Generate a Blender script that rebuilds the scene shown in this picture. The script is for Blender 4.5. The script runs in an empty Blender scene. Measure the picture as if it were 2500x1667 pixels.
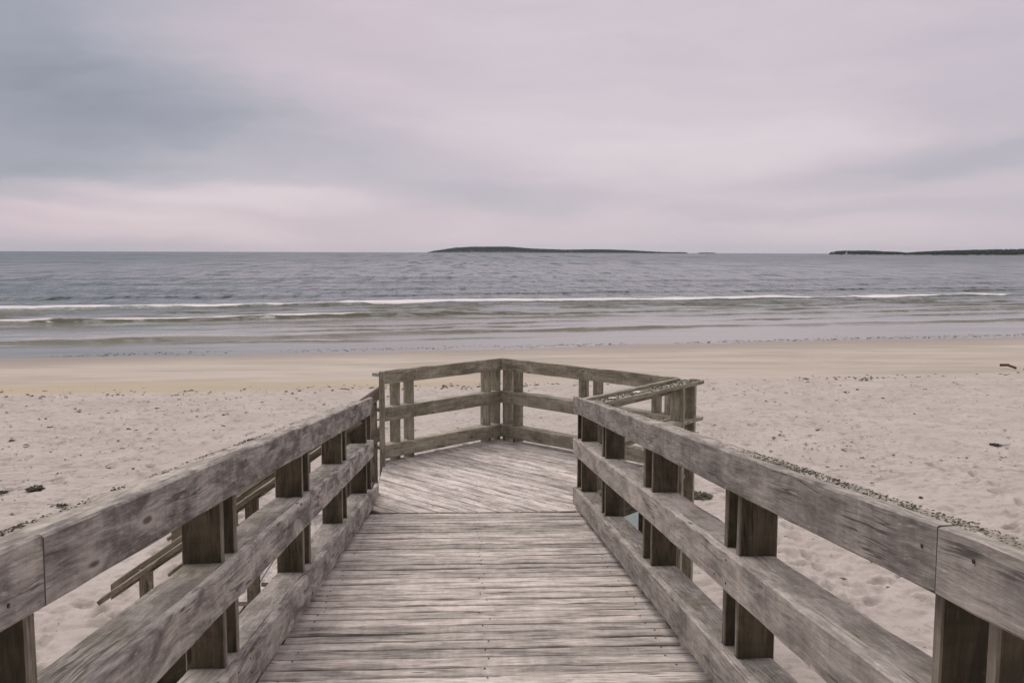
import bpy, math, random
import numpy as np
from mathutils import Vector, Matrix

random.seed(7); RNG = np.random.default_rng(7)
SC = bpy.context.scene
COL = SC.collection
R = math.radians

# ------------------------------------------------------------------ camera
F_PX, PITCH, ROLL, YAW = 2256.1251, 0.0963, 0.0030, 0.0488
CAM = Vector((-0.0626, 0.0, 1.367))
fw = Vector((math.sin(YAW)*math.cos(PITCH), math.cos(YAW)*math.cos(PITCH), -math.sin(PITCH)))
r0 = Vector((math.cos(YAW), -math.sin(YAW), 0)); u0 = r0.cross(fw)
rt = r0*math.cos(ROLL) + u0*math.sin(ROLL); up = u0*math.cos(ROLL) - r0*math.sin(ROLL)
cd = bpy.data.cameras.new('camera'); cam = bpy.data.objects.new('camera', cd); COL.objects.link(cam)
cd.sensor_width = 36; cd.lens = F_PX/2500*36; cd.clip_start = 0.05; cd.clip_end = 60000
M = Matrix((rt, up, -fw)).transposed().to_4x4(); M.translation = CAM
cam.matrix_world = M
SC.camera = cam

# ------------------------------------------------------------------ node helpers
class NT:
    def __init__(s, tree): s.t = tree; s.n = tree.nodes; s.l = tree.links
    def new(s, typ, **kw):
        n = s.n.new(typ)
        for k, v in kw.items(): setattr(n, k, v)
        return n
    def put(s, sock, v):
        if isinstance(v, bpy.types.NodeSocket): s.l.new(v, sock)
        elif v is not None:
            if hasattr(sock.default_value, '__len__') and isinstance(v, (tuple, list)):
                v = tuple(v) + ((1,) if len(sock.default_value) == 4 and len(v) == 3 else ())
            sock.default_value = v
    def math(s, op, a, b=None, c=None, clamp=False):
        n = s.new('ShaderNodeMath', operation=op, use_clamp=clamp)
        for i, v in enumerate((a, b, c)):
            if v is not None: s.put(n.inputs[i], v)
        return n.outputs[0]
    def vmath(s, op, a, b=None):
        n = s.new('ShaderNodeVectorMath', operation=op); s.put(n.inputs[0], a)
        if b is not None: s.put(n.inputs[1], b)
        return n.outputs['Value' if op in ('LENGTH', 'DOT_PRODUCT', 'DISTANCE') else 'Vector']
    def noise(s, vec, scale, detail=4, rough=0.5, dist=0.0, out='Fac'):
        n = s.new('ShaderNodeTexNoise'); s.put(n.inputs['Vector'], vec)
        s.put(n.inputs['Scale'], scale); s.put(n.inputs['Detail'], detail); s.put(n.inputs['Roughness'], rough); s.put(n.inputs['Distortion'], dist)
        return n.outputs[out]
    def voro(s, vec, scale, feature='F1', out='Distance', rand=1.0):
        n = s.new('ShaderNodeTexVoronoi', feature=feature); s.put(n.inputs['Vector'], vec); s.put(n.inputs['Scale'], scale)
        s.put(n.inputs['Randomness'], rand)
        return n.outputs[out]
    def ramp(s, fac, lo, hi, a=0.0, b=1.0, smooth=True):
        n = s.new('ShaderNodeMapRange', interpolation_type='SMOOTHSTEP' if smooth else 'LINEAR')
        for i, v in enumerate((fac, lo, hi, a, b)): s.put(n.inputs[i], v)
        return n.outputs[0]
    def mix(s, fac, a, b, mode='MIX'):
        n = s.new('ShaderNodeMix', data_type='RGBA', blend_type=mode)
        s.put(n.inputs[0], fac); s.put(n.inputs[6], a); s.put(n.inputs[7], b)
        return n.outputs[2]
    def attr(s, name, out='Fac'):
        n = s.new('ShaderNodeAttribute', attribute_name=name); return n.outputs[out]
    def scale(s, vec, sc): return s.vmath('MULTIPLY', vec, sc)

# ------------------------------------------------------------------ world: overcast evening sky
SUN_AZ, SUN_EL = R(-35), R(64)       # azimuth measured from +Y towards +X
world = bpy.data.worlds.new('World'); SC.world = world; world.use_nodes = True
w = NT(world.node_tree); w.n.clear()
sky = w.new('ShaderNodeTexSky', sky_type='NISHITA'); sky.sun_disc = False
sky.sun_elevation = SUN_EL; sky.sun_rotation = SUN_AZ
tc = w.new('ShaderNodeTexCoord').outputs['Generated']
def raydir(x, y):
    d = fw + rt*((x-1250)/F_PX) + up*((833.5-y)/F_PX); return d.normalized()
warp = w.noise(w.scale(tc, (2.2, 2.2, 6.5)), 1.6, 5, 0.55, out='Color')
warp = w.vmath('MULTIPLY', w.vmath('SUBTRACT', warp, (0.5, 0.5, 0.5)), (0.30, 0.30, 0.085))
dirw = w.vmath('ADD', tc, warp)
def blob(x, y, rx, ry, amt):
    c = raydir(x, y)
    d = w.vmath('SUBTRACT', dirw, tuple(c))
    # horizontal distance over horizontal radius, vertical over vertical radius
    d = w.vmath('MULTIPLY', d, (F_PX/rx, F_PX/rx, F_PX/ry))
    return w.ramp(w.vmath('LENGTH', d), 0.0, 1.6, amt, 0.0)
BLOBS = [(-120, 300, 520, 340, -0.27), (260, 255, 460, 75, -0.11), (680, 335, 460, 85, -0.19), (1010, 425, 350, 62, -0.20), (1260, 492, 280, 38, -0.20),
         (90, 430, 280, 65, -0.16), (-60, 30, 520, 280, -0.24), (450, 130, 500, 160, -0.08),
         (1560, 350, 560, 110, 0.17), (1900, 355, 330, 50, 0.05), (470, 486, 360, 26, 0.24), (240, 530, 330, 20, 0.18), (150, 575, 560, 32, 0.12),
         (2480, 388, 380, 40, -0.15), (2540, 220, 280, 230, -0.14), (2080, 445, 340, 32, -0.10), (2150, 535, 460, 28, -0.12), (1300, 590, 900, 40, 0.03)]
val = 0.745
tot = None
for b in BLOBS:
    o = blob(*b); tot = o if tot is None else w.math('ADD', tot, o)
streak = w.noise(w.scale(dirw, (1.3, 1.3, 8.0)), 2.3, 6, 0.55)
streak2 = w.noise(w.scale(dirw, (2.0, 2.0, 16.0)), 3.1, 5, 0.55)
v = w.math('ADD', w.math('ADD', tot, val), w.math('MULTIPLY', w.math('SUBTRACT', streak, 0.5), 0.25))
v = w.math('ADD', v, w.math('MULTIPLY', w.math('SUBTRACT', streak2, 0.5), 0.16))
cr = w.new('ShaderNodeValToRGB'); w.put(cr.inputs[0], v)
els = cr.color_ramp.elements
els[0].position = 0.05; els[0].color = (0.215, 0.230, 0.278, 1)
els[1].position = 1.0; els[1].color = (0.735, 0.650, 0.690, 1)
for p, c in ((0.36, (0.375, 0.375, 0.435, 1)), (0.55, (0.500, 0.465, 0.520, 1)), (0.72, (0.605, 0.530, 0.580, 1)), (0.86, (0.675, 0.595, 0.635, 1))):
    e = els.new(p); e.color = c
pinkf = w.math('ADD', blob(230, 565, 900, 80, .45), blob(800, 60, 300, 260, .35), clamp=True)
cloudc = w.mix(pinkf, cr.outputs[0], w.mix(1.0, cr.outputs[0], (1.06, .965, .955), 'MULTIPLY'))
# overcast luminance climbs towards the zenith, as cloud cover does
sep = w.new('ShaderNodeSeparateXYZ'); w.put(sep.inputs[0], tc)
zen = w.math('MULTIPLY', w.ramp(sep.outputs[2], 0.28, 0.95, 1.0, 2.35), w.ramp(sep.outputs[1], -0.55, 0.40, 0.38, 1.0))   # unseen sky behind the camera dimmed, to weaken light from there
cloud = w.mix(1.0, cloudc, w.new('ShaderNodeCombineColor').outputs[0], 'MULTIPLY')
comb = cloud.node.inputs[7].links[0].from_node
warm = w.ramp(sep.outputs[2], 0.28, 0.60, 0.0, 1.0)                    # unseen overhead sky tinted warmer, added to warm the light below
for i in range(3): w.put(comb.inputs[i], w.math('MULTIPLY', zen, w.math('ADD', 1.0, w.math('MULTIPLY', warm, (0.012, 0.030, -0.045)[i]))))
nish = w.mix(1.0, sky.outputs[0], (0.10, 0.10, 0.10), 'MULTIPLY')
full = w.mix(0.94, nish, cloud)
bg = w.new('ShaderNodeBackground'); w.put(bg.inputs[0], full); bg.inputs[1].default_value = 1.0
out = w.new('ShaderNodeOutputWorld'); w.l.new(bg.outputs[0], out.inputs[0])

# soft sun behind the cloud
sd = bpy.data.lights.new('sun', 'SUN'); sd.energy = 1.45; sd.angle = R(40); sd.color = (1.0, 0.955, 0.90)
sun = bpy.data.objects.new('sun', sd); COL.objects.link(sun)
sv = Vector((math.sin(SUN_AZ)*math.cos(SUN_EL), math.cos(SUN_AZ)*math.cos(SUN_EL), math.sin(SUN_EL)))
sun.rotation_euler = sv.to_track_quat('Z', 'Y').to_euler()

SC.view_settings.view_transform = 'Standard'; SC.view_settings.look = 'None'
SC.view_settings.exposure = 0.06; SC.view_settings.gamma = 1.0
SC.render.engine = 'CYCLES'; SC.cycles.use_denoising = True

# ------------------------------------------------------------------ scene helpers
def tag(o, label=None, cat=None, group=None, kind=None):
    if label: o['label'] = label
    if cat: o['category'] = cat
    if group: o['group'] = group
    if kind: o['kind'] = kind
    return o
def empty(name, loc=(0, 0, 0)):
    o = bpy.data.objects.new(name, None); COL.objects.link(o); o.location = loc; o.empty_display_size = 0.2
    return o
def link(name, me, mat, parent=None):
    o = bpy.data.objects.new(name, me); COL.objects.link(o)
    for m in (mat if isinstance(mat, (list, tuple)) else [mat]): me.materials.append(m)
    if parent is not None:
        o.parent = parent
        chain = Vector((0, 0, 0)); p = parent
        while p is not None: chain += Vector(p.location); p = p.parent
        o.location = -chain                     # meshes are written in world coordinates
    return o

class MB:
    """collects boards and lumps, becomes one mesh with uv in metres and a per-face tone"""
    def __init__(s): s.v = []; s.f = []; s.uv = []; s.tone = []; s.mi = []
    def face(s, idx, uvs, tone=0.5, mi=0):
        s.f.append(idx); s.uv.extend(uvs); s.tone.append(tone); s.mi.append(mi)
    def board(s, a, b, wv, tv, ch=0.005, seg=0.18, jit=0.0012, bow=0.003, tone=None, edge_mi=0, cut=(0, 0)):
        """a,b: axis ends; wv, tv: half width and half thickness vectors"""
        a = Vector(a); b = Vector(b); wv = Vector(wv); tv = Vector(tv)
        L = (b-a).length; n = max(1, int(round(L/seg))); hw = wv.length; ht = tv.length
        wu = wv/hw; tu = tv/ht; c = min(ch, ht*0.45)
        prof = [(-hw, -ht+c), (-hw+c, -ht), (hw-c, -ht), (hw, -ht+c), (hw, ht-c), (hw-c, ht), (-hw+c, ht), (-hw, ht-c)]
        per = [0]
        for i in range(8):
            p, q = prof[i], prof[(i+1) % 8]; per.append(per[-1]+math.hypot(p[0]-q[0], p[1]-q[1]))
        ou, ov = random.uniform(0, 40), random.uniform(0, 40); tone = random.random() if tone is None else tone
        base = len(s.v); ph = random.uniform(0, 6.3); ph2 = random.uniform(0, 6.3); k = random.uniform(.8, 1.6)
        for i in range(n+1):
            t = i/n; cpt = a.lerp(b, t)
            cpt = cpt + wu*(bow*math.sin(ph+k*t*L)) + tu*(bow*0.7*math.sin(ph2+k*1.3*t*L))
            ax = (b-a)/L*(cut[0] if i == 0 else cut[1] if i == n else 0)
            for (x, y) in prof:
                s.v.append(cpt + ax*x + wu*(x+random.gauss(0, jit)) + tu*(y+random.gauss(0, jit)))
        for i in range(n):
            u1, u2 = ou+L*i/n, ou+L*(i+1)/n
            for j in range(8):
                k2 = (j+1) % 8
                s.face((base+i*8+j, base+i*8+k2, base+i*8+8+k2, base+i*8+8+j),
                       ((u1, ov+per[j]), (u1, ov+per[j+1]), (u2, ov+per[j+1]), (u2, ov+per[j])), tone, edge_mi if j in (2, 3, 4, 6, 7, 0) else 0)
        for ring, rev in ((0, True), (n, False)):
            idx = [base+ring*8+j for j in range(8)]
            uvs = [(ou+prof[j][0]*0.12, ov+20+prof[j][1]) for j in range(8)]
            if rev: idx = idx[::-1]; uvs = uvs[::-1]
            s.face(tuple(idx), uvs, tone*0.7)
        # orientation: make normals point outwards
        return s
    def lump(s, c, r, flat=0.6, tone=None, mi=0, seg=5):
        tone = random.random() if tone is None else tone
        base = len(s.v); c = Vector(c)
        s.v.append(c+Vector((random.gauss(0, r*.15), random.gauss(0, r*.15), r*flat)))
        for j in range(seg):
            a = 2*math.pi*j/seg+random.uniform(-.3, .3); q = r*random.uniform(.6, 1.25)
            s.v.append(c+Vector((q*math.cos(a), q*math.sin(a), random.uniform(-.25, .25)*r*flat)))
        s.v.append(c-Vector((0, 0, r*flat*.6)))
        for j in range(seg):
            k = (j+1) % seg
            s.face((base, base+1+j, base+1+k), ((c.x, c.y),)*3, tone, mi)
            s.face((base+seg+1, base+1+k, base+1+j), ((c.x, c.y),)*3, tone, mi)
        return s
    def disc(s, c, nrm, r, mi=1, seg=8):
        nrm = Vector(nrm).normalized(); x = nrm.orthogonal().normalized(); y = nrm.cross(x); base = len(s.v); c = Vector(c)
        for h in (0.0, 0.0015):
            for j in range(seg):
                a = 2*math.pi*j/seg; s.v.append(c+nrm*h+(x*math.cos(a)+y*math.sin(a))*r)
        s.face(tuple(base+seg+j for j in range(seg)), [(0, 0)]*seg, .2, mi)
        for j in range(seg):
            k = (j+1) % seg; s.face((base+j, base+k, base+seg+k, base+seg+j), [(0, 0)]*4, .2, mi)
    def mesh(s, name):
        me = bpy.data.meshes.new(name)
        me.from_pydata([tuple(p) for p in s.v], [], s.f)
        uvl = me.uv_layers.new(name='UVMap'); uvl.data.foreach_set('uv', [c for p in s.uv for c in p])
        at = me.attributes.new('tone', 'FLOAT', 'FACE'); at.data.foreach_set('value', s.tone)
        me.polygons.foreach_set('material_index', s.mi); me.update()
        import bmesh
        bm = bmesh.new(); bm.from_mesh(me); bmesh.ops.recalc_face_normals(bm, faces=bm.faces); bm.to_mesh(me); bm.free()
        return me
    def build(s, name, mat, parent=None): return link(name, s.mesh(name), mat, parent)

# ------------------------------------------------------------------ materials
def new_mat(name):
    m = bpy.data.materials.new(name); m.use_nodes = True; t = NT(m.node_tree)
    return m, t, t.n['Principled BSDF']

def wood(name, light, dark, brown, weather=0.6, moss=0.0, rough=0.85, grain=1.0, blot=(0.36, 0.66), tonev=0.35, mosscol=(0.13, 0.125, 0.045)):
    """weathered timber: silvered grey over brown, grain along u, knots, water stains, green algae"""
    m, t, p = new_mat(name)
    uv = t.new('ShaderNodeUVMap').outputs[0]
    tone = t.attr('tone')
    wob = t.noise(t.scale(uv, (3.0, 11.0, 1)), 1.0, 3, .5, out='Color')
    uvw = t.vmath('ADD', uv, t.scale(t.vmath('SUBTRACT', wob, (.5, .5, .5)), (0.0, 0.030, 0)))
    g1 = t.noise(t.scale(uvw, (6.0, 95, 1)), 1.0, 7, .68)
    g2 = t.noise(t.scale(uvw, (26, 330, 1)), 1.0, 4, .7)
    bl = t.noise(t.scale(uvw, (3.0, 11, 1)), 1.0, 7, .66, .5)
    bl2 = t.noise(t.scale(uv, (11, 30, 1)), 1.0, 6, .65, .4)
    st = t.noise(t.scale(uv, (26, 3.0, 1)), 1.0, 5, .6)          # drips across the board
    f = t.ramp(bl, blot[0], blot[1])
    col = t.mix(f, dark, light)
    col = t.mix(t.math('MULTIPLY', t.ramp(bl2, .50, .70), 0.42), col, brown)
    chip = t.math('MULTIPLY', t.ramp(t.noise(t.scale(uvw, (16, 62, 1)), 1.0, 5, .7), .58, .68), .50)
    col = t.mix(chip, col, tuple(min(.75, c*1.35) for c in light))
    gr = t.math('MULTIPLY', t.math('SUBTRACT', g1, .5), 1.7*grain)
    gr = t.math('ADD', gr, t.math('MULTIPLY', t.math('SUBTRACT', g2, .5), 0.9*grain))
    gr = t.math('ADD', gr, t.math('MULTIPLY', t.math('SUBTRACT', st, .5), 0.65))
    gr = t.math('ADD', gr, t.math('MULTIPLY', t.math('SUBTRACT', tone, .5), tonev))
    k = t.math('ADD', gr, 1.0, clamp=False)
    k = t.math('MAXIMUM', k, .25)
    kc = t.new('ShaderNodeCombineColor')
    for i in range(3): t.put(kc.inputs[i], k)
    col = t.mix(1.0, col, kc.outputs[0], 'MULTIPLY')
    # knots: sparse dark eyes with a pale ring
    vv = t.scale(uvw, (2.6, 9.5, 1))
    vd = t.voro(vv, 1.0); vc = t.voro(vv, 1.0, out='Color')
    sp = t.new('ShaderNodeSeparateColor'); t.put(sp.inputs[0], vc)
    on = t.ramp(sp.outputs[0], .50, .52)
    ring = t.math('MULTIPLY', on, t.ramp(vd, .26, .13)); eye = t.math('MULTIPLY', on, t.ramp(vd, .115, .055))
    col = t.mix(t.math('MULTIPLY', ring, .42), col, tuple(min(1, c*1.25) for c in light))
    col = t.mix(t.math('MULTIPLY', eye, .92), col, tuple(c*.38 for c in brown))
    # checks: thin dark splits following the grain
    nc = t.noise(t.scale(uvw, (1.1, 34, 1)), 1.0, 3, .5)
    spl = t.ramp(t.math('ABSOLUTE', t.math('SUBTRACT', nc, .5)), .022, .006)
    spl = t.math('MULTIPLY', spl, t.ramp(t.noise(t.scale(uv, (2.2, 8, 1)), 1.0, 3, .5), .50, .60))
    cr_ = t.math('MAXIMUM', t.math('MULTIPLY', spl, .80), t.math('MULTIPLY', t.ramp(g1, .30, .22), .6))
    col = t.mix(cr_, col, tuple(c*.32 for c in dark))
    if moss > 0:
        geo = t.new('ShaderNodeNewGeometry')
        pos = geo.outputs['Position']
        mn = t.noise(pos, 3.1, 5, .65)
        mm = t.math('MULTIPLY', t.ramp(mn, .60-moss*.30, .80-moss*.18), moss)
        col = t.mix(mm, col, mosscol)
    t.put(p.inputs['Base Color'], col)
    p.inputs['Roughness'].default_value = rough; p.inputs['Specular IOR Level'].default_value = 0.25
    bmp = t.new('ShaderNodeBump'); bmp.inputs['Strength'].default_value = 0.55; bmp.inputs['Distance'].default_value = 0.004
    hgt = t.math('ADD', t.math('MULTIPLY', g1, .7), t.math('MULTIPLY', g2, .3))
    hgt = t.math('SUBTRACT', hgt, t.math('MULTIPLY', eye, .3))
    t.put(bmp.inputs['Height'], hgt); t.l.new(bmp.outputs[0], p.inputs['Normal'])
    return m

W_RAIL = wood('rail_wood', (.425, .390, .352), (.196, .178, .162), (.270, .238, .192), moss=.08, blot=(.32, .66))
W_RAILB = wood('blotched_rail_wood', (.455, .420, .384), (.150, .134, .126), (.255, .225, .185), moss=.08, blot=(.36, .63))
W_LEDGE = wood('ledge_wood', (.400, .365, .330), (.205, .187, .163), (.245, .218, .165), moss=.35)
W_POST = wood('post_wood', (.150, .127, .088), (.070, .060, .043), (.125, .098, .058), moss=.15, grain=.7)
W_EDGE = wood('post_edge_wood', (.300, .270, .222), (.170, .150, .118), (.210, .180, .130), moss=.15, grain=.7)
W_PLAT = wood('platform_wood', (.455, .425, .352), (.255, .236, .186), (.290, .258, .172), moss=.36)
W_DECK = wood('deck_wood', (.510, .464, .424), (.232, .209, .190), (.330, .292, .248), moss=.15, tonev=.50, blot=(.32, .62), grain=.85)
W_PDECK = wood('platform_deck_wood', (.550, .502, .470), (.265, .240, .220), (.350, .312, .256), moss=.25, tonev=.40, blot=(.32, .60), grain=.85)
W_STAIR = wood('stair_wood', (.36, .320, .255), (.145, .126, .094), (.205, .165, .100), moss=.25)
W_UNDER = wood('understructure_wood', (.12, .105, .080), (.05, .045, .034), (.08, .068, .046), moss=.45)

NAIL, _t, _p = new_mat('rusty_steel'); _p.inputs['Base Color'].default_value = (.035, .028, .024, 1); _p.inputs['Roughness'].default_value = .7

def simple(name, build, rough=.9, spec=.2):
    m, t, p = new_mat(name); p.inputs['Roughness'].default_value = rough; p.inputs['Specular IOR Level'].default_value = spec
    t.put(p.inputs['Base Color'], build(t, p)); return m
def moss_col(t, p):
    tn = t.attr('tone'); r = t.new('ShaderNodeValToRGB'); t.put(r.inputs[0], tn); e = r.color_ramp.elements
    e[0].color = (.035, .034, .028, 1); e[1].color = (.42, .40, .36, 1)
    for q, c in ((.30, (.068, .065, .048, 1)), (.55, (.140, .134, .080, 1)), (.78, (.225, .215, .165, 1))):
        x = e.new(q); x.color = c
    return r.outputs[0]
MOSS = simple('lichen_and_moss', moss_col)
def weed_col(t, p):
    tn = t.attr('tone'); r = t.new('ShaderNodeValToRGB'); t.put(r.inputs[0], tn); e = r.color_ramp.elements
    e[0].color = (.035, .032, .026, 1); e[1].color = (.26, .235, .185, 1)
    x = e.new(.5); x.color = (.10, .093, .066, 1)
    return r.outputs[0]
WEED = simple('dried_seaweed', weed_col)

# ------------------------------------------------------------------ beach sand
def shore(X): return 42.3 + 0.19*np.clip(X, -110, 200)          # mean waterline
def wetline(X): return 27.6 + 0.12*np.clip(X, -110, 200)        # upper edge of the damp sand
def lines(segs):
    o = []
    for a, b, st in segs: o += list(np.arange(a, b, st))
    o.append(segs[-1][1]); return np.array(o)
def vnoise(x, y, seed=0):
    """smooth value noise"""
    r = np.random.default_rng(seed); T = r.random((256, 256))
    xi = np.floor(x).astype(int); yi = np.floor(y).astype(int); fx = x-xi; fy = y-yi
    fx = fx*fx*(3-2*fx); fy = fy*fy*(3-2*fy); xi %= 256; yi %= 256; x1 = (xi+1) % 256; y1 = (yi+1) % 256
    return (T[xi, yi]*(1-fx)+T[x1, yi]*fx)*(1-fy)+(T[xi, y1]*(1-fx)+T[x1, y1]*fx)*fy - .5
def fbm(x, y, seed, oct=4):
    return sum(vnoise(x*2**i, y*2**i, seed+i)*.5**i for i in range(oct))
POOL = (1.60, 13.3, 1.12, 0.90)
PRINTS = []
def walk(x, y, ang, n, step=.62):
    for i in range(n):
        s_ = .10 if i % 2 else -.10
        PRINTS.append((x+s_*math.cos(ang), y-s_*math.sin(ang), ang+random.uniform(-.2, .2), random.uniform(.022, .045)))
        x += step*math.sin(ang)+random.gauss(0, .06); y += step*math.cos(ang)+random.gauss(0, .06)
for x, y, a, n in ((3.2, 5.5, .15, 22), (3.9, 6.2, .02, 24), (4.8, 5.0, .35, 20), (2.7, 8.5, .9, 16), (6.5, 7.0, -.3, 20), (5.3, 9.0, -.8, 14), (3.4, 6.8, 1.2, 14),
                   (-3.3, 10.2, -.4, 18), (-4.2, 7.6, .1, 20), (-5.2, 8.5, -.9, 16), (-3.6, 9.5, -1.3, 16), (-6.5, 9.0, .4, 18), (9.5, 11, -.2, 18), (-9, 12, .5, 18),
                   (-3.4, 8.0, -.7, 16), (-4.6, 6.5, .5, 14), (-7.5, 12.0, 1.2, 14)):
    walk(x, y, a, n)
def sand_z(X, Y):
    dw = wetline(X); sh = shore(X)
    t = np.clip((Y-dw)/(sh-dw), -5, 8)
    dry = -2.40 - 0.22*np.clip((Y-10)/(dw-10), 0, 1)
    z = np.where(t < 0, dry, -2.62 - 0.40*np.clip(t, 0, 1) - 0.9*np.clip(t-1, 0, 7)*.35)
    z = np.where(Y < 4.5, z + 0.30*(4.5-np.clip(Y, -9, 4.5)), z)      # dune the walkway starts from
    return z
def build_sand():
    xs = lines([(-900, -120, 60), (-120, -40, 5), (-40, -14, .4), (-14, -9, .1), (-9, 11, .035), (11, 15, .1), (15, 40, .4), (40, 120, 5), (120, 901, 60)])
    ys = lines([(-60, -10, 5), (-10, 4.5, .3), (4.5, 17, .035), (17, 28, .08), (28, 50, .15), (50, 70, 1), (70, 160, 30), (160, 400, 80)])
    X, Y = np.meshgrid(xs, ys, indexing='ij')
    Z = sand_z(X, Y)
    dry = np.clip((wetline(X)+.6*fbm(X*.5, Y*.5, 77) - Y)/1.2, 0, 1)
    wl = fbm(X*.35, Y*.8, 3)
    Z = Z + dry*(.055*fbm(X*.7, Y*.7, 11) + .022*fbm(X*3.3, Y*3.3, 21, 4)) + (1-dry)*.035*fbm(X*.12, Y*.35, 31)
    churn = np.clip(fbm(X*.25, Y*.25, 41)+.55, 0, 1)
    pock = np.clip(.22-np.abs(fbm(X*4.2, Y*4.2, 51, 2)), 0, 1)
    Z = Z - dry*churn*pock*.26
    prn = np.zeros_like(X)
    for (px, py, a, d) in PRINTS:
        i0, i1 = np.searchsorted(xs, [px-.35, px+.35]); j0, j1 = np.searchsorted(ys, [py-.35, py+.35])
        if i1 <= i0 or j1 <= j0: continue
        xx = X[i0:i1, j0:j1]-px; yy = Y[i0:i1, j0:j1]-py
        u = xx*math.sin(a)+yy*math.cos(a); v_ = xx*math.cos(a)-yy*math.sin(a)
        q = (u/.15)**2+(v_/.065)**2
        Z[i0:i1, j0:j1] += -d*1.7*np.exp(-q**2.2) + d*.8*np.exp(-(np.sqrt(q)-1.5)**2*7)
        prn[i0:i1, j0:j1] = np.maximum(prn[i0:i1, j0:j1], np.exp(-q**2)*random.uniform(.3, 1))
    px, py, rx, ry = POOL
    Z -= .16*np.exp(-((((X-px)/rx)**2+((Y-py)/ry)**2)**1.5)*.6)
    wet = np.clip((Y-(wetline(X)+.8*wl))/1.0+.5, 0, 1)
    yel = np.exp(-((Y-(wetline(X)+1.0+1.1*wl))/1.3)**2)*np.clip(.35-.02*X+.9*fbm(X*.1, Y*.1, 61), 0, 1)
    sh = shore(X)+.9*fbm(X*.25, Y*.02, 71)
    film = np.clip((Y-(sh-5.5))/4.0, 0, 1)
    nx, ny = len(xs), len(ys)
    me = bpy.data.meshes.new('sand')
    co = np.stack([X, Y, Z], -1).reshape(-1, 3).astype(np.float32)
    idx = np.arange(nx*ny).reshape(nx, ny)
    q = np.stack([idx[:-1, :-1], idx[1:, :-1], idx[1:, 1:], idx[:-1, 1:]], -1).reshape(-1, 4)
    grid_mesh(me, co, q)
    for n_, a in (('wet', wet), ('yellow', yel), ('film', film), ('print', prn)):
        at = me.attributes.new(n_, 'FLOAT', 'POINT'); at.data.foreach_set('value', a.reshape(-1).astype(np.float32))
    return me
def grid_mesh(me, co, q):
    me.vertices.add(len(co)); me.vertices.foreach_set('co', co.ravel())
    me.loops.add(q.size); me.loops.foreach_set('vertex_index', q.ravel().astype(np.int32))
    me.polygons.add(len(q)); me.polygons.foreach_set('loop_start', np.arange(0, q.size, 4, dtype=np.int32))
    me.polygons.foreach_set('use_smooth', np.ones(len(q), dtype=bool)); me.update(calc_edges=True); me.validate()

m, t, p = new_mat('beach_sand')
pos = t.new('ShaderNodeNewGeometry').outputs['Position']
wet, yel, film = t.attr('wet'), t.attr('yellow'), t.attr('film')
n1 = t.noise(pos, .8, 6, .6); n2 = t.noise(pos, 9, 5, .65); n3 = t.noise(pos, 60, 3, .6)
n4 = t.noise(t.scale(pos, (.14, .7, 1)), 1.0, 6, .65, .5)
dryc = t.mix(t.ramp(n1, .3, .7), (.448, .405, .374), (.384, .345, .314))
dryc = t.mix(t.math('MULTIPLY', t.ramp(n2, .52, .70), .50), dryc, (.255, .220, .185))
dryc = t.mix(t.math('MULTIPLY', t.ramp(n3, .60, .75), .35), dryc, (.215, .186, .155))
n5 = t.noise(pos, 3.4, 4, .6)
dryc = t.mix(t.math('MULTIPLY', t.ramp(n5, .53, .66), .50), dryc, (.240, .212, .184))
dryc = t.mix(t.math('MULTIPLY', t.attr('print'), .45), dryc, (.230, .202, .174))      # footprint hollows darkened in the colour, as their own shade is weak
wetc = t.mix(t.ramp(n4, .35, .65), (.425, .376, .325), (.320, .280, .234))
wetc = t.mix(t.math('MULTIPLY', t.ramp(t.noise(t.scale(pos, (.3, 1.3, 1)), 1.0, 5, .65), .50, .66), .45), wetc, (.390, .325, .235))
wetc = t.mix(yel, wetc, (.375, .310, .190))
wetc = t.mix(film, wetc, (.235, .195, .145))
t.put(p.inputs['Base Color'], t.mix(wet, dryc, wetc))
t.put(p.inputs['Roughness'], t.math('SUBTRACT', .95, t.math('ADD', t.math('MULTIPLY', wet, .25), t.math('MULTIPLY', film, .35))))
p.inputs['Specular IOR Level'].default_value = .3
b = t.new('ShaderNodeBump'); b.inputs['Strength'].default_value = .5; b.inputs['Distance'].default_value = .03
t.put(b.inputs['Height'], t.math('MULTIPLY', t.math('ADD', n2, t.math('MULTIPLY', n3, .25)), t.math('SUBTRACT', 1.0, t.math('MULTIPLY', wet, .9))))
t.l.new(b.outputs[0], p.inputs['Normal']); SAND = m
tag(link('sand', build_sand(), SAND), 'pale pinkish beach sand, pocked near the walkway and damp by the water', 'beach', kind='structure')

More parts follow.
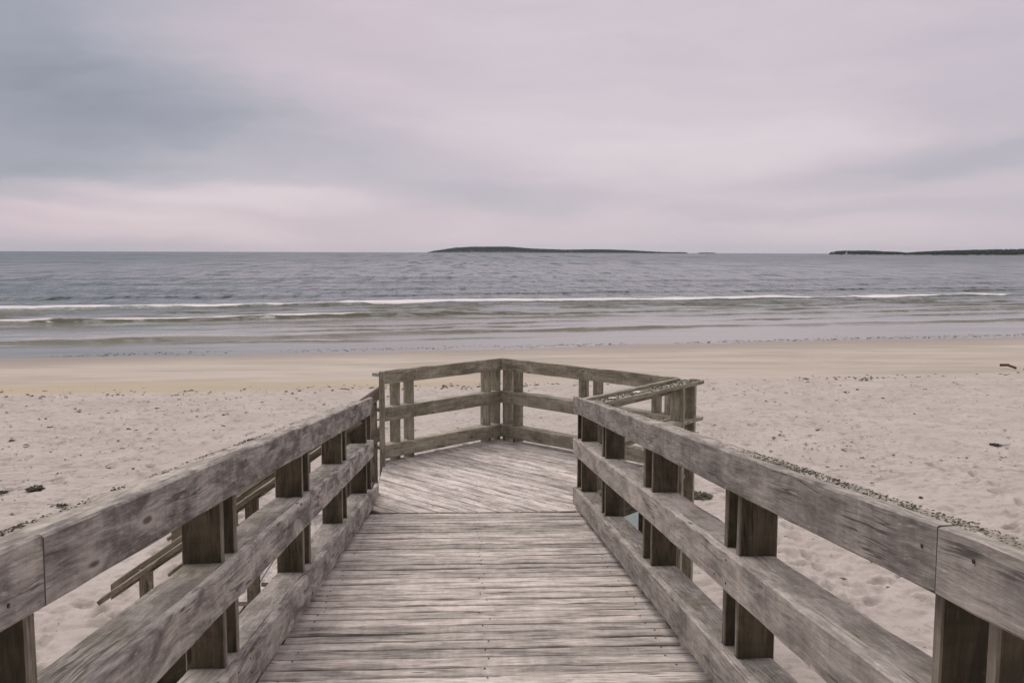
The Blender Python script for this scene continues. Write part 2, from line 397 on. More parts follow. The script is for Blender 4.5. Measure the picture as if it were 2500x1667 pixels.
# ------------------------------------------------------------------ sea
SEA_Z = -3.0
def sstep(x): x = np.clip(x, 0, 1); return x*x*(3-2*x)
def build_sea():
    xs = lines([(-6000, -800, 400), (-800, -200, 50), (-200, -70, 4), (-70, 90, .35), (90, 240, 4), (240, 800, 50), (800, 6001, 400)])
    ys = lines([(30, 70, .22), (70, 108, .28), (108, 160, .8), (160, 300, 4), (300, 1000, 40), (1000, 7401, 400)])
    X, Y = np.meshgrid(xs, ys, indexing='ij')
    Z = np.full_like(X, SEA_Z); foam = np.zeros_like(X); weed = np.zeros_like(X)
    near = np.clip((110-np.abs(X-10))/40, 0, 1)
    amp = np.clip((Y-shore(X))/25, .10, 1)*np.clip((260-Y)/120, 0, 1)*near
    Z += amp*(.13*fbm(X*.10, Y*.34, 5, 4) + .05*fbm(X*.5, Y*1.1, 15, 3))
    def wave(y0, k, h, front, back, gate, fo, front_tint, seed, fw_=1.0, low=.42):
        wob = 1.6*fbm(X*.045, X*0+.3, seed, 3) + .9*fbm(X*.33, Y*.25, seed+3, 3)
        T = Y-(y0+k*X+wob); g = sstep(gate)
        prof = np.where(T < 0, sstep(1+T/front), np.exp(-np.clip(T, 0, 50)/back))
        Z[...] += h*prof*g*near*(.75+.8*fbm(X*.12, Y*.02, seed+1, 3))
        n = fbm(X*.30, Y*.45, seed+2, 4)
        foam[...] = np.maximum(foam, fo*g*np.clip(.80+n*.9+.5*fbm(X*.05, X*0, seed+5, 2)-(.42-low)*.7, low, 1)*np.where(T < 0, sstep(1+T/(front*.85)), np.exp(-np.clip(T, 0, 50)/(back*fw_))))
        weed[...] = np.maximum(weed, front_tint*g*np.where((T < .15) & (T > -front*1.3), 1, 0)*sstep((fbm(X*.16, Y*.2, seed+7, 4)+.34)*2.8))  # olive darkness of the wave fronts, painted into the floating-weed mask
    one = np.ones_like(X)
    wave(78.6, .265, .34, .9, 5.5, (66-X)/12, 1.0, .55, 100, .80)                   # the main breaker
    wave(64.6, .29, .18, .7, 2.5, (4-X)/14, .85, 1.0, 200, .24, low=.0)                       # the broken second line
    wave(64.6, .27, .12, .8, 2.5, one, .0, 1.0, 250)
    wave(60.2, .27, .10, .6, 2.0, one*.8, .0, .7, 280)
    wave(50.4, .262, .15, .55, 1.6, one, .12, .75, 300, .3)                             # low swell near the shore
    wave(47.2, .22, .06, .4, 1.2, (8-X)/10, .0, .7, 400)
    wave(74, .28, .16, .8, 2.5, one*.7, .0, .8, 500)
    wave(96, .28, .22, 1.2, 4, one*.8, .0, .5, 600)
    wave(89, .28, .16, 1.2, 4, (X-40)/20, .0, .9, 650)
    rw = np.random.default_rng(55)
    for i in range(16):
        y0 = rw.uniform(53, 77); xc = rw.uniform(-28, 55); ln = rw.uniform(5, 16)
        wave(y0, .27, rw.uniform(.05, .11), .45, 1.2, (1-np.abs(X-xc)/ln)*1.6, rw.choice([0, 0, .35]), .9, 2000+20*i, .3, low=.0)
    for i in range(9): wave(112+17*i+6*(i % 3), .27, .26, 2.0, 6, one*.6, .0, .15, 700+10*i)
    # floating weed between the breaker and the shore
    d = Y-(70.5+.27*X); patch = np.exp(-(d/6.0)**2)
    weed = np.maximum(weed, sstep((fbm(X*.20, Y*.42, 901, 4)+.015)*7)*patch*1.0)
    nx, ny = len(xs), len(ys)
    co = np.stack([X, Y, Z], -1).reshape(-1, 3).astype(np.float32); idx = np.arange(nx*ny).reshape(nx, ny)
    q = np.stack([idx[:-1, :-1], idx[1:, :-1], idx[1:, 1:], idx[:-1, 1:]], -1).reshape(-1, 4)
    me = bpy.data.meshes.new('sea'); grid_mesh(me, co, q)
    for n_, a in (('foam', foam), ('weed', weed)):
        at = me.attributes.new(n_, 'FLOAT', 'POINT'); at.data.foreach_set('value', a.reshape(-1).astype(np.float32))
    return me
m, t, p = new_mat('sea_water')
pos = t.new('ShaderNodeNewGeometry').outputs['Position']
sp = t.new('ShaderNodeSeparateXYZ'); t.put(sp.inputs[0], pos)
off = t.math('SUBTRACT', sp.outputs[1], t.math('MULTIPLY', sp.outputs[0], .2))
shal = t.ramp(off, 44, 95)
body = t.mix(shal, (.150, .145, .120), (.050, .078, .092))
patch = t.noise(t.scale(pos, (.004, .03, 1)), 1.0, 5, .6)
body = t.mix(t.math('MULTIPLY', t.ramp(patch, .45, .62), t.ramp(off, 100, 220)), body, (.036, .055, .060))
fm = t.noise(t.scale(pos, (1.1, 1.6, 1)), 1.0, 6, .7)
fm2 = t.noise(t.scale(pos, (.35, .9, 1)), 1.0, 5, .7)
foamf = t.ramp(t.math('MULTIPLY', t.attr('foam'), t.math('ADD', .05, t.math('ADD', fm, t.math('MULTIPLY', fm2, .8)))), .22, .46)
def wave_shade(sx, sy, lo, mid, hi):  # dark strokes standing in for distant wave fronts, painted into colour and gloss
    n_ = t.ramp(t.noise(t.scale(pos, (sx, sy, 1)), 1.0, 4, .62), .46, .66)
    return t.math('MULTIPLY', n_, t.math('MULTIPLY', t.ramp(off, lo, mid), t.ramp(off, mid, hi, 1.0, 0.0) if hi else 1.0))
wave_sh = t.math('ADD', t.math('ADD', wave_shade(.85, .17, 62, 95, 170), wave_shade(.42, .060, 90, 160, 300)), t.math('ADD', wave_shade(.20, .018, 150, 330, 800), wave_shade(.075, .0038, 400, 900, None)), clamp=True)
body = t.mix(t.math('MULTIPLY', wave_sh, .6), body, (.026, .046, .048))
weed_front = t.math('MULTIPLY', t.attr('weed'), t.ramp(t.noise(t.scale(pos, (.8, 1.6, 1)), 1.0, 5, .65), .34, .52))
col = t.mix(t.math('MULTIPLY', weed_front, .78), body, (.088, .088, .050))
col = t.mix(foamf, col, (.66, .64, .64))
t.put(p.inputs['Base Color'], col)
rg = t.math('ADD', t.ramp(off, 60, 600, .10, .24), t.math('ADD', t.math('MULTIPLY', weed_front, .35), t.math('MULTIPLY', wave_sh, .22)))
t.put(p.inputs['Roughness'], t.math('ADD', rg, t.math('MULTIPLY', foamf, .6), clamp=True))
p.inputs['IOR'].default_value = 1.33
t.put(p.inputs['Specular IOR Level'], t.math('SUBTRACT', .5, t.math('ADD', t.math('MULTIPLY', weed_front, .46), t.math('MULTIPLY', wave_sh, .36)), clamp=True))
c1 = t.noise(t.scale(pos, (.75, .95, 1)), 1.0, 4, .6); c2 = t.noise(t.scale(pos, (.30, .13, 1)), 1.0, 4, .6); c3 = t.noise(t.scale(pos, (.075, .022, 1)), 1.0, 4, .6)
h = t.math('ADD', t.math('MULTIPLY', c1, .20), t.math('ADD', t.math('MULTIPLY', c2, t.ramp(off, 62, 130, 0.0, 1.5)), t.math('MULTIPLY', c3, t.ramp(off, 150, 700, 0, 8.0))))
b = t.new('ShaderNodeBump'); b.inputs['Distance'].default_value = 1.0
t.put(b.inputs['Strength'], t.ramp(off, 46, 85, .06, .9)); t.put(b.inputs['Height'], h)
t.l.new(b.outputs[0], p.inputs['Normal']); SEA = m
tag(link('sea', build_sea(), SEA), 'grey sea with one long white breaker and olive weed patches', 'sea', kind='structure')

# tide pool behind the platform
def ellipse_mesh(name, cx_, cy_, rx, ry, z, n=64):
    me = bpy.data.meshes.new(name)
    vs = [(cx_, cy_, z)]; fs = []
    for i in range(n):
        a = 2*math.pi*i/n; k = 1.25+.10*math.sin(3*a+1)+.06*math.sin(5*a)
        vs.append((cx_+rx*k*math.cos(a), cy_+ry*k*math.sin(a), z))
    for i in range(n): fs.append((0, 1+i, 1+(i+1) % n))
    me.from_pydata(vs, [], fs); return me
m, t, p = new_mat('pool_water'); p.inputs['Base Color'].default_value = (.11, .15, .135, 1); p.inputs['Roughness'].default_value = .08
tag(link('tide_pool', ellipse_mesh('tide_pool', *POOL, -2.492), m), 'small teal tide pool on the sand beside the platform', 'pool', kind='structure')

# ------------------------------------------------------------------ ramp boardwalk
S = -0.115
def zr(Y): return S*Y
XW = 0.874; XO = 0.912; XE = 1.050           # inner rail face, post inner edge, ledge outer edge
RAMP_END = 7.70; RAMP_START = -2.4
ZP = -0.836                                    # platform deck level

ramp = tag(empty('boardwalk', (0, RAMP_END, ZP)), 'weathered plank boardwalk ramp sloping down between the two long railings', 'boardwalk')
mb = MB(); y = RAMP_END-.060; pitch = .122
while y > RAMP_START:
    z = zr(y)+.045-.019
    dz = random.gauss(0, .0016); tl = random.gauss(0, .0022); e = random.uniform(-.012, .012)
    g = pitch-random.uniform(.008, .016)
    mb.board((-.925+e, y, z+dz-tl), (.925+e, y, z+dz+tl), Vector((0, 1, S)).normalized()*(g/2), (0, 0, .019), ch=.006, seg=.16, jit=.0014, bow=.0022)
    for sx in (-.82, 0.02, .82):
        for q in (-.03, .03):
            if random.random() < .8: mb.disc((sx+random.gauss(0, .012), y+q, z+dz+tl*sx+.0185), (0, 0, 1), .0045)
    y -= pitch
mb.build('deck', [W_DECK, NAIL], ramp)
for sx in (-.84, 0, .84):
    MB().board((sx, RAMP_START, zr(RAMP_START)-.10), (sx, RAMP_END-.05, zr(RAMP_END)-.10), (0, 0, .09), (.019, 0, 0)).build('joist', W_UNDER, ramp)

def nails(mb, x, ys, z0, hgt, nx):
    for yy in ys:
        for q in (.28, .74):
            if random.random() < .6: mb.disc((x, yy+random.gauss(0, .006), z0(yy)+hgt*q+random.gauss(0, .012)), (nx, 0, 0), .0045)

def ramp_railing(sg, label, ys_posts, seam, yend):
    """sg -1 left, +1 right; face board on the walkway side, flat ledge over the posts behind it"""
    root = tag(empty('ramp_railing', (sg*XO, 4.0, zr(4.0))), label, 'railing', 'railings along the boardwalk ramp')
    YS = -2.3; xf = sg*(XW+.019); xl = sg*(XO+XE)/2; fn = (0, 0, 0)
    def level(nm, top, h, ledge_drop, far_drop=0.0, seams=None, fa=yend, mat=(W_RAILB if sg < 0 else W_RAIL), fl=None):
        cuts = [YS] + (seams or []) + [fa]
        zt = lambda Y: zr(Y)+top-far_drop*Y
        for k in range(len(cuts)-1):
            a, b_ = cuts[k]+(.003 if k else 0), cuts[k+1]-(.003 if k < len(cuts)-2 else 0)
            m_ = MB().board((xf, a, zt(a)-h/2), (xf, b_, zt(b_)-h/2), (0, 0, h/2), (.019, 0, 0), ch=.005, seg=.14, jit=.0011, bow=.0016)
            nails(m_, sg*(XW-.0005), [q+.02 for q in ys_posts if a < q < b_], lambda Y: zt(Y)-h, h, -sg)
            o = m_.build('face_board', [mat, NAIL], rails[nm]) if nm in rails else None
            if o is None:
                rails[nm] = m_.build(nm, [mat, NAIL], root)
        lt = lambda Y: zt(Y)-ledge_drop-.019
        fe = fl or fa+.10
        MB().board((xl, YS, lt(YS)), (xl, fe, lt(fe)), (sg*(XE-XO)/2-sg*.001, 0, 0), (0, 0, .019), ch=.006, seg=.14, jit=.0016, bow=.003).build('ledge_board', W_LEDGE, rails[nm])
    rails = {}
    level('top_rail', 1.030, .143, .030, seams=[seam])
    level('mid_rail', .655, .143, .006)
    level('low_rail', .312, .152, .006, far_drop=.0115, fa=yend-.04)
    for yy in ys_posts:
        zt = zr(yy)+.960
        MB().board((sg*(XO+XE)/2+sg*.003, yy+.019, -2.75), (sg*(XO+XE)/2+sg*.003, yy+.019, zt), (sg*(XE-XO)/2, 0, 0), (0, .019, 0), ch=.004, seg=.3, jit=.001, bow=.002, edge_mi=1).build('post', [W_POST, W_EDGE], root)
    return root, rails

LY = [-1.5, .03, .20, 1.60, 1.770, 3.180, 3.352, 4.712, 4.925, 6.228, 6.440, 7.720, 8.105]
RY = [-1.5, .03, .20, 1.600, 1.800, 3.188, 3.346, 4.750, 4.950, 6.389, 6.530, 7.716, 8.000]
rl, rl_r = ramp_railing(-1, 'long ramp railing on the left, its top board purplish grey with dark blotches', LY, 1.765, 7.93)
rr_, rr_r = ramp_railing(1, 'long ramp railing on the right with crumbly green moss along its top ledge', RY, 1.755, 8.04)
# low rail on the left runs on past the last post to the stair opening
MB().board((-(XW+.019), 7.90, zr(7.90)+.312-.0115*7.9-.076), (-(XW+.019), 8.36, zr(8.30)+.312-.0115*8.3-.076), (0, 0, .071), (.017, 0, 0)).build('end_board', W_RAIL, rl_r['low_rail'])

def moss_strip(parent, x0, x1, y0, y1, z, n, rmin, rmax, dens, bias=0.0):
    mb = MB()
    for i in range(n):
        yy = random.uniform(y0, y1)
        if random.random() > dens(yy): continue
        xx = x0+(x1-x0)*random.random()
        r = random.uniform(rmin, rmax)*(.6+.8*dens(yy))
        base = .28 + .12*math.sin(yy*3.1+xx*9)+random.gauss(0, .24)+bias
        mb.lump((xx, yy, z(yy)+r*.25), r, random.uniform(.35, .7), tone=min(1, max(0, base+.1)))
    o = mb.build('moss', MOSS, parent); o['kind'] = 'stuff'; return o
lz = lambda Y: zr(Y)+1.030-.030
moss_strip(rr_r['top_rail'], XO+.045, XE-.004, .9, 7.9, lz, 12000, .0018, .0048,
           lambda Y: (.90 if 1.9 < Y < 3.6 else .50 if Y < 4.4 else .25)*(.12+.88*float(np.clip(vnoise(np.array([Y*7.0]), np.array([.5]), 909)[0]+.62, 0, 1))))
moss_strip(rl_r['top_rail'], -XE-.001, -XE+.024, .9, 7.8, lz, 2600, .002, .0045,
           lambda Y: (.85 if Y < 4.2 else .3)*(.45+.55*math.sin(Y*4.1)**2), bias=-.22)

# ------------------------------------------------------------------ lookout platform (square turned 45 degrees)
A = Vector((-.93, 9.58, 0)); B = Vector((.325, 10.76, 0)); D = Vector((2.03, 8.98, 0)); Rc = Vector((.905, 7.80, 0)); Lc = Vector((-.89, RAMP_END, 0)); Rl = Vector((.89, RAMP_END, 0))
plat = tag(empty('lookout_platform', (.5, 9.2, ZP)), 'plank lookout platform at the foot of the ramp, boards laid diagonally', 'platform')
def clip_line(p0, d, poly):
    """interval of a line inside a convex polygon"""
    t0, t1 = -1e9, 1e9; n = len(poly); k0 = k1 = 0; pn = Vector((-d.y, d.x, 0))
    for i in range(n):
        a, b_ = poly[i], poly[(i+1) % n]; e = b_-a; nr = Vector((e.y, -e.x, 0))     # outward for ccw
        den = nr.dot(d); num = nr.dot(a-p0)
        if abs(den) < 1e-9:
            if num < 0: return None
            continue
        tt = num/den
        if den > 0 and tt < t1: t1 = tt; k1 = -pn.dot(nr)/den
        if den < 0 and tt > t0: t0 = tt; k0 = -pn.dot(nr)/den
    return (t0, t1, k0, k1) if t1-t0 > .03 else None
poly = [Lc+Vector((0, .004, 0)), Rl+Vector((0, .004, 0)), Rc+Vector((.03, -.05, 0)), D+Vector((.10, 0, 0)), B+Vector((0, .12, 0)), A+Vector((-.0, .10, 0)), A+Vector((-.0, -.1, 0))]
dd = (D-B).normalized(); nn = Vector((-dd.y, dd.x, 0)); mb = MB(); k = -30
while k < 40:
    p0 = Lc+nn*(k*.122); iv = clip_line(p0, dd, poly)
    if iv:
        a, b_ = p0+dd*iv[0], p0+dd*iv[1]; dz = random.gauss(0, .0016)
        g = .122-random.uniform(.008, .015)
        mb.board((a.x, a.y, ZP-.019+dz), (b_.x, b_.y, ZP-.019+dz), nn*(g/2), (0, 0, .019), ch=.006, seg=.16, jit=.0014, bow=.0022, cut=(max(-2, min(2, iv[2])), max(-2, min(2, iv[3]))))
        L_ = (b_-a).length
        for s_ in np.arange(.15, L_, .6):
            q = a+dd*s_
            for o_ in (-.03, .03): mb.disc((q.x+nn.x*o_, q.y+nn.y*o_, ZP+dz-.0005), (0, 0, 1), .0045)
    k += 1
mb.build('deck', [W_PDECK, NAIL], plat)
for a, b_ in ((A, B), (B, D), (D, Rc), (A, Lc)):
    d = (b_-a).normalized(); nr = Vector((d.y, -d.x, 0))*.0
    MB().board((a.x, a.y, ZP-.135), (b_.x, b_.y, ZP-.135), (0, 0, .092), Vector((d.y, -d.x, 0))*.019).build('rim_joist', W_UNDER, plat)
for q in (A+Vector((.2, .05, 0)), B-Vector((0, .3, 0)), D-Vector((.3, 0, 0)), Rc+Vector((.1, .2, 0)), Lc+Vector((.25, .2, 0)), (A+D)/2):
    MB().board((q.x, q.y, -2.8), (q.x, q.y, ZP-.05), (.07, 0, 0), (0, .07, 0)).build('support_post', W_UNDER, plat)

ZT = .135
def platform_railing(a, b_, inward, label, posts, ext=(0, 0), outer_moss=0, top0=ZT, top1=ZT, ledge_ext=(0, 0)):
    d = (b_-a).normalized(); n = Vector((d.y, -d.x, 0))
    if n.dot(inward) > 0: n = -n                    # n points outwards
    root = tag(empty('platform_railing', ((a.x+b_.x)/2, (a.y+b_.y)/2, ZP)), label, 'railing', 'railings round the lookout platform')
    L = (b_-a).length; rails = {}
    for nm, dz, drop in (('top_rail', 0, .030), ('mid_rail', -.388, .008), ('low_rail', -.785, .008)):
        p0 = a-d*ext[0]; p1 = b_+d*ext[1]; z0 = top0+dz-.0705; z1 = top1+dz-.0705
        m_ = MB().board((p0.x, p0.y, z0), (p1.x, p1.y, z1), (0, 0, .0705), n*.019, ch=.005, seg=.15, jit=.0012, bow=.003)
        for s_ in posts:
            q = a+d*s_-n*.0195
            for hh in (-.03, .03): m_.disc((q.x, q.y, z0+hh), -n, .006)
        rails[nm] = m_.build(nm, [W_PLAT, NAIL], root)
        q0 = p0+n*(.019+.0695)-d*ledge_ext[0]; q1 = p1+n*(.019+.0695)+d*ledge_ext[1]
        MB().board((q0.x, q0.y, z0+.0705-drop-.019), (q1.x, q1.y, z1+.0705-drop-.019), n*.069, (0, 0, .019), ch=.006, seg=.14, jit=.0018, bow=.003).build('ledge_board', W_PLAT, rails[nm])
    for s_ in posts:
        q = a+d*s_+n*(.019+.072); top = top0+(top1-top0)*s_/L-.070
        MB().board((q.x, q.y, -2.75), (q.x, q.y, top), n*.070, d*.019, ch=.004, seg=.3, jit=.001, bow=.002).build('post', W_PLAT, root)
    return root, rails, d, n
cen = Vector((.5, 9.2, 0)); LAB = (B-A).length; LBD = (D-B).length; LRD = (D-Rc).length
platform_railing(A, B, cen-(A+B)/2, 'short olive-grey railing on the sea side between the stair opening and the far corner', [.22, .41, LAB-.15, LAB+.01], ext=(.0, .012), ledge_ext=(.03, .10))
platform_railing(B, D, cen-(B+D)/2, 'olive-grey railing running from the far corner of the lookout down to the right', [.035, .205, LBD*.42+.15, LBD*.42+.35, LBD-.32, LBD-.16], ext=(-.020, -.02), ledge_ext=(.10, 0))
pr, prr, pd_, pn_ = platform_railing(Rc, D, cen-(Rc+D)/2, 'short railing turning right from the ramp end, its ledge spotted with lichen and white droppings', [.14, LRD-.16, LRD+.06], ext=(-.01, .0), top0=.118, top1=ZT, ledge_ext=(0, .22))
mb = MB(); drops = []
for i in range(900):
    s_ = random.uniform(.05, LRD+.2); o_ = random.uniform(.022, .155); q = Rc+pd_*s_+pn_*o_; z = .118+(ZT-.118)*min(1, s_/LRD)-.030
    if random.random() < .45+.4*math.sin(s_*7)**2: mb.lump((q.x, q.y, z+.002), random.uniform(.004, .012), .6, tone=min(1, max(0, random.gauss(.5, .3))))
for s_, o_, r in ((.72, .08, .02), (.75, .1, .026), (.80, .07, .02), (.3, .1, .02), (.33, .12, .024), (1.18, .09, .015), (.78, .06, .018), (1.3, .1, .02)):
    q = Rc+pd_*s_+pn_*o_; drops.append(((q.x, q.y, .128-.030+.003), r))
o = mb.build('moss', MOSS, prr['top_rail']); o['kind'] = 'stuff'
DROP = simple('bird_droppings', lambda t, p: (.72, .70, .68)); [MB().lump(c, r, .25, tone=.95, seg=8).build('bird_dropping', DROP, prr['top_rail']) for c, r in drops]
# thin end post at the stair opening, belongs to the platform
q = A+Vector((.0, -.12, 0))
MB().board((q.x-.012, q.y, -2.7), (q.x-.012, q.y, ZT+.012), (.026, 0, 0), (0, .05, 0), ch=.006, jit=.002).build('end_post', W_PLAT, plat)

# ------------------------------------------------------------------ staircase down to the left
stair = tag(empty('staircase', (-2.0, 8.7, -2.4)), 'wooden staircase descending from the platform to the sand on the left', 'staircase')
SY0, SY1 = 7.92, 9.44; RUN, RISE = .240, .168
for k in range(1, 10):
    x0 = -.875-RUN*(k-1)-.02; z = ZP-RISE*k
    mb = MB()
    for q in (.062, .190):
        mb.board((x0-q, SY0, z-.019), (x0-q, SY1, z-.019), (.060, 0, 0), (0, 0, .019), ch=.005, seg=.2)
    mb.build('tread', W_PDECK, stair)
for yy in (SY0-.021, SY1+.021, (SY0+SY1)/2):
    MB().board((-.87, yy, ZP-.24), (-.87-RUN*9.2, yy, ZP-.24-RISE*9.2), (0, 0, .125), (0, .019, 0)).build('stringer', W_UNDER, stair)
def stair_railing(yf, out_s, label, xend, posts, ztop_end, slope=.69, x_start=-.95):
    root = tag(empty('stair_railing', (-2.0, yf, -2.4)), label, 'railing', 'railings of the stairs to the sand')
    zt = lambda X: ztop_end+slope*(X-xend)
    for nm, dz in (('top_rail', 0), ('mid_rail', -.43)):
        a = (xend, yf, zt(xend)+dz-.070); b_ = (x_start, yf, zt(x_start)+dz-.070)
        o = MB().board(a, b_, (0, 0, .070), (0, .019, 0), ch=.005, seg=.15, jit=.0012).build(nm, W_STAIR, root)
        xe = xend-.06; drop = .058 if nm == 'top_rail' else .012
        MB().board((xe, yf+out_s*.089, zt(xe)+dz-drop-.02), (x_start, yf+out_s*.089, zt(x_start)+dz-drop-.02), (0, .069, 0), Vector((-slope, 0, 1)).normalized()*.019, ch=.004, seg=.15).build('ledge_board', W_STAIR, o)
    for x in posts:
        MB().board((x, yf+out_s*.04, -2.75), (x, yf+out_s*.04, zt(x)-.085), (.056, 0, 0), (0, .019, 0), ch=.004, seg=.3).build('post', W_STAIR, root)
stair_railing(7.865, -1, 'stair railing nearer the ramp, seen from outside through the left ramp railing', -3.12, [-2.81, -1.90, -1.05], -1.474)
stair_railing(9.47, 1, 'stair railing on the sea side of the steps, mostly hidden behind ramp posts', -3.11, [-2.5, -1.75, -1.05], -1.487)

# ------------------------------------------------------------------ seaweed and driftwood on the sand
def gz(x, y): return float(sand_z(np.array(x), np.array(y)))
def clump(name, x, y, sx, sy, h, n, label, dark=.35):
    root = MB(); root.lump((x, y, gz(x, y)+.004), max(sx, sy)*.75, .12, tone=dark, seg=9)
    for i in range(n):
        a = random.uniform(0, 6.28); q = math.sqrt(random.random())
        px, py = x+sx*q*math.cos(a), y+sy*q*math.sin(a)
        root.lump((px, py, gz(px, py)+h*random.random()*(1-q*.7)+.004), random.uniform(.012, .032), random.uniform(.3, .9), tone=min(1, max(0, random.gauss(dark, .16))))
    for i in range(n//8):
        a = random.uniform(0, 6.28); px, py = x+sx*random.gauss(0, .55), y+sy*random.gauss(0, .55); l = random.uniform(.08, .22)
        z = gz(px, py)+.012
        root.board((px, py, z), (px+l*math.cos(a), py+l*math.sin(a), z+random.uniform(0, h*.5)), (.006, 0, .002), (0, .003, .002), ch=.001, seg=.05, jit=.002, tone=random.gauss(dark, .15))
    me = root.mesh(name); o = bpy.data.objects.new(name, me); COL.objects.link(o); me.materials.append(WEED)
    tag(o, label, 'seaweed', 'seaweed clumps on the dry sand'); return o
clump('seaweed_clump', -7.05, 15.0, .12, .17, .05, 70, 'dark seaweed clump on open sand above the left railing', .22)
clump('seaweed_clump', -7.42, 14.75, .06, .08, .04, 40, 'small seaweed tuft just left of the biggest dark clump', .25)
clump('seaweed_clump', -6.15, 13.9, .08, .08, .04, 40, 'seaweed scrap between the dark clump and the left railing', .3)
clump('seaweed_clump', 3.62, 14.1, .14, .26, .07, 80, 'tangled brown seaweed heap behind the platform corner post', .42)
clump('seaweed_clump', 2.30, 11.85, .10, .12, .06, 40, 'black seaweed lump at the edge of the teal pool', .05)
clump('seaweed_clump', 10.6, 17.9, .10, .14, .05, 40, 'dark seaweed scrap on the sand right of the mossy railing', .15)
def branch(name, pts, r0_, label, side=None):
    mb = MB()
    for i in range(len(pts)-1):
        r_ = r0_*(1-.25*i/len(pts)); a, b_ = Vector(pts[i]), Vector(pts[i+1])
        d = (b_-a).normalized(); x = d.orthogonal().normalized(); y_ = d.cross(x)
        mb.board(a, b_+d*r_*.5, x*r_, y_*r_, ch=r_*.42, seg=.2, jit=r_*.12, bow=r_*.15, tone=.15)
    o = mb.build(name, W_UNDER); tag(o, label, 'driftwood'); return o
z = gz(19.0, 30.8)
branch('driftwood', [(18.72, 31.5, z+.10), (18.9, 31.3, z+.12), (19.05, 31.1, z+.05)], .040, 'dark driftwood lump lying near the damp sand at the right')
branch('driftwood', [(19.1, 30.7, z+.06), (19.3, 30.35, z+.06), (19.5, 30.0, z+.04), (19.8, 29.5, z+.04)], .030, 'long thin dark driftwood branch reaching out of frame at the right')

# small debris strewn over the dry sand: nobody could count it
mb = MB(); N = 17000
for i in range(N):
    y = 6+22*random.random()**.85; x = random.uniform(-.72*y-1, .78*y+1)
    dn = float(fbm(np.array([x*.22]), np.array([y*.35]), 801, 3)[0])
    left = math.exp(-((y-19)/3.0)**2)*(1 if x < -1 else .55)
    if random.random() > .16+.9*max(0, dn)+.42*left: continue
    if abs(x) < 1.15 and y < 8.2: continue
    if (x-.5)**2+(y-9.2)**2 < 1.7: continue
    r = random.uniform(.005, .015)*(1+random.random()**6*3.0)*(.55+y/30)
    mb.lump((x, y, gz(x, y)+.004), r, random.uniform(.15, .4), tone=min(1, max(0, random.gauss(.48, .22))), seg=5)
    if random.random() < .3: mb.lump((x+r*1.4, y+random.gauss(0, r), gz(x, y)+.004), r*.7, .3, tone=random.random()*.6)
# wrack along the damp edge and the waterline
for i in range(900):
    x = random.uniform(-22, 30); y = wetline(x)+random.gauss(-.35, .35)
    if float(fbm(np.array([x*.5]), np.array([1.0]), 811, 3)[0]) < -.02 and random.random() < .8: continue
    mb.lump((x, y, gz(x, y)+.008), random.uniform(.02, .075), .3, tone=random.uniform(.1, .6))
for i in range(1500):
    x = random.uniform(-30, 42); n_ = float(fbm(np.array([x*.33]), np.array([4.0]), 821, 3)[0])
    if n_ < random.uniform(-.25, .12): continue
    y = shore(x)+random.gauss(0, .35)+.6*n_
    mb.lump((x, y, max(gz(x, y), SEA_Z)+.006), random.uniform(.02, .07), .16, tone=random.uniform(.05, .5))
o = mb.build('seaweed_debris', WEED); tag(o, 'fine dark seaweed debris strewn over the beach', 'debris', kind='stuff')

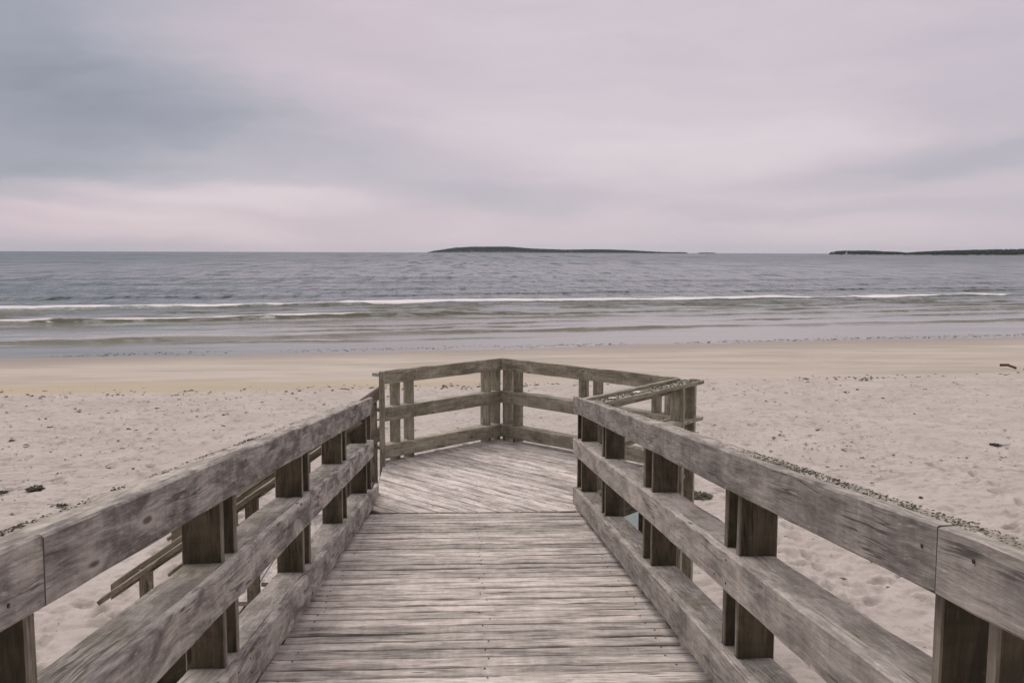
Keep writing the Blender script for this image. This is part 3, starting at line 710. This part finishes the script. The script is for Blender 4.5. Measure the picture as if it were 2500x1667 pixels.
# ------------------------------------------------------------------ wooded islands on the horizon
def canopy_col(c0, c1):
    def f(t, p):
        pos = t.new('ShaderNodeNewGeometry').outputs['Position']
        return t.mix(t.ramp(t.noise(pos, .06, 4, .6), .35, .65), c0, c1)
    return f
WOODS = simple('spruce_canopy', canopy_col((.018, .032, .024), (.030, .046, .034)))
SHORE = simple('shore_rock', lambda t, p: (.17, .16, .145))
HAZED = WOODS
def island(name, label, prof, dist, depth, rock=.9, seed=1):
    """prof: list of (image x, canopy top in image px above the waterline); real size at its own distance"""
    root = tag(empty(name), label, 'island')
    pts = []
    for x, hpx in prof:
        d = raydir(x, 615); k = dist/d.y; pts.append((CAM.x+d.x*k, hpx/F_PX*dist))
    xs0, xs1 = pts[0][0], pts[-1][0]; root.location = ((xs0+xs1)/2, dist, SEA_Z)
    hx = [q[0] for q in pts]; hh = [q[1] for q in pts]
    n = 120; m_ = 9; vs = []; fs = []
    for i in range(n+1):
        x = xs0+(xs1-xs0)*i/n; h_ = float(np.interp(x, hx, hh))
        for j in range(m_):
            a = j/(m_-1); s_ = math.sin(math.pi*a)
            vs.append((x, dist+depth*(a-.5)*(.35+.65*min(1, h_/12)), SEA_Z-.5+min(rock, max(.6, h_*.4))*min(1, s_*6)+max(0, h_*.45-1)*s_))
    for i in range(n):
        for j in range(m_-1): q = i*m_+j; fs.append((q, q+m_, q+m_+1, q+1))
    me = bpy.data.meshes.new('land'); me.from_pydata(vs, [], fs); link('land', me, SHORE, root)
    mb = MB(); r_ = random.Random(seed)
    N = int(min(7000, 90+(xs1-xs0)*5.0))
    for i in range(N):
        x = r_.uniform(xs0, xs1); h_ = float(np.interp(x, hx, hh))
        if h_ < 3.2: continue
        a = r_.random(); s_ = math.sin(math.pi*(.08+.84*a)); th = min(h_*.70, r_.uniform(6.0, 8.2))
        g = max(.6, (h_-th)*s_+.5); yb = dist+depth*(.08+.84*a-.5)*(.35+.65*min(1, h_/12))
        b0 = len(mb.v); rad = th*r_.uniform(.38, .62); zt = SEA_Z+g+th*r_.uniform(.85, 1.03)
        for lev, (rr1, zz) in enumerate(((rad, g*.9+th*.05), (rad*.62, g+th*.5))):
            for j in range(6):
                an = 2*math.pi*j/6+lev*.5; q = rr1*r_.uniform(.8, 1.2); mb.v.append(Vector((x+q*math.cos(an), yb+q*math.sin(an), SEA_Z+zz)))
        mb.v.append(Vector((x, yb, zt)))
        for j in range(6):
            k = (j+1) % 6
            mb.face((b0+j, b0+k, b0+6+k, b0+6+j), [(0, 0)]*4); mb.face((b0+6+j, b0+6+k, b0+12), [(0, 0)]*3)
    if mb.f:
        o = mb.build('woodland', HAZED, root); o['kind'] = 'stuff'
    return root
island('wooded_island', 'long low wooded island in the middle of the horizon, blue-green with haze',
       [(1040, .5), (1060, 5), (1110, 13), (1150, 15.5), (1240, 16), (1300, 11.5), (1380, 9), (1440, 10), (1480, 10), (1540, 8), (1600, 4.5), (1640, 3.2), (1668, 3.6), (1675, .5)], 4300, 260, seed=3)
island('islet', 'low bare islet right of the long middle island', [(1700, .3), (1708, 2.2), (1730, 2.4), (1745, 2.0), (1750, .3)], 4500, 60, seed=4)
island('islet', 'tiniest islet, a faint sliver between the middle island and the right headland', [(1766, .3), (1774, 1.3), (1786, 1.2), (1793, .3)], 4700, 50, seed=5)
island('wooded_headland', 'dark wooded headland with a white light tower, left of the longer right shore',
       [(2032, .4), (2046, 8), (2056, 10.5), (2130, 11), (2150, 9), (2190, 8), (2205, 4.5), (2216, 2.6), (2230, 2.2)], 2300, 160, seed=6)
island('wooded_shore', 'long dark wooded shore running out of frame at the right horizon',
       [(2224, 2), (2236, 7.5), (2252, 9), (2300, 12), (2360, 14), (2420, 15.5), (2500, 17), (2700, 19), (2900, 14), (3000, 2)], 2000, 200, seed=7)
# white light tower on the headland
d = raydir(2067, 612); k = 2210/d.y; lx = CAM.x+d.x*k
tower = tag(empty('light_tower', (lx, 2210, SEA_Z+1)), 'tiny white light tower at the left end of the dark headland', 'lighthouse')
WHITE = simple('white_paint', lambda t, p: (.80, .78, .76)); RED = simple('red_paint', lambda t, p: (.25, .06, .05))
def prism(name, mat, x, y, z0, z1, ra, rb, n=8, parent=None):
    vs = []; fs = []
    for (z_, r_) in ((z0, ra), (z1, rb)):
        for j in range(n): a = 2*math.pi*j/n; vs.append((x+r_*math.cos(a), y+r_*math.sin(a), z_))
    for j in range(n): k_ = (j+1) % n; fs.append((j, k_, n+k_, n+j))
    fs += [tuple(range(n))[::-1], tuple(range(n, 2*n))]
    me = bpy.data.meshes.new(name); me.from_pydata(vs, [], fs); return link(name, me, mat, parent)
prism('tower_wall', WHITE, lx, 2210, SEA_Z, SEA_Z+7.2, 2.0, 1.5, parent=tower)
prism('lantern', RED, lx, 2210, SEA_Z+7.2, SEA_Z+8.6, 1.0, .8, parent=tower)

# ------------------------------------------------------------------ sea air
hz = bpy.data.materials.new('haze'); hz.use_nodes = True; h_ = NT(hz.node_tree); h_.n.clear()
pv = h_.new('ShaderNodeVolumePrincipled'); pv.inputs['Color'].default_value = (.62, .74, .86, 1); pv.inputs['Density'].default_value = 4.5e-5; pv.inputs['Anisotropy'].default_value = .2
ho = h_.new('ShaderNodeOutputMaterial'); h_.l.new(pv.outputs[0], ho.inputs['Volume'])
bx = [(x, y, z) for x in (-6200, 6200) for y in (-300, 7600) for z in (-8, 48)]
me = bpy.data.meshes.new('haze'); me.from_pydata(bx, [], [(0, 1, 3, 2), (4, 6, 7, 5), (0, 4, 5, 1), (2, 3, 7, 6), (0, 2, 6, 4), (1, 5, 7, 3)])
tag(link('haze', me, hz), 'thin pale sea haze over the water and far islands', 'haze', kind='stuff')
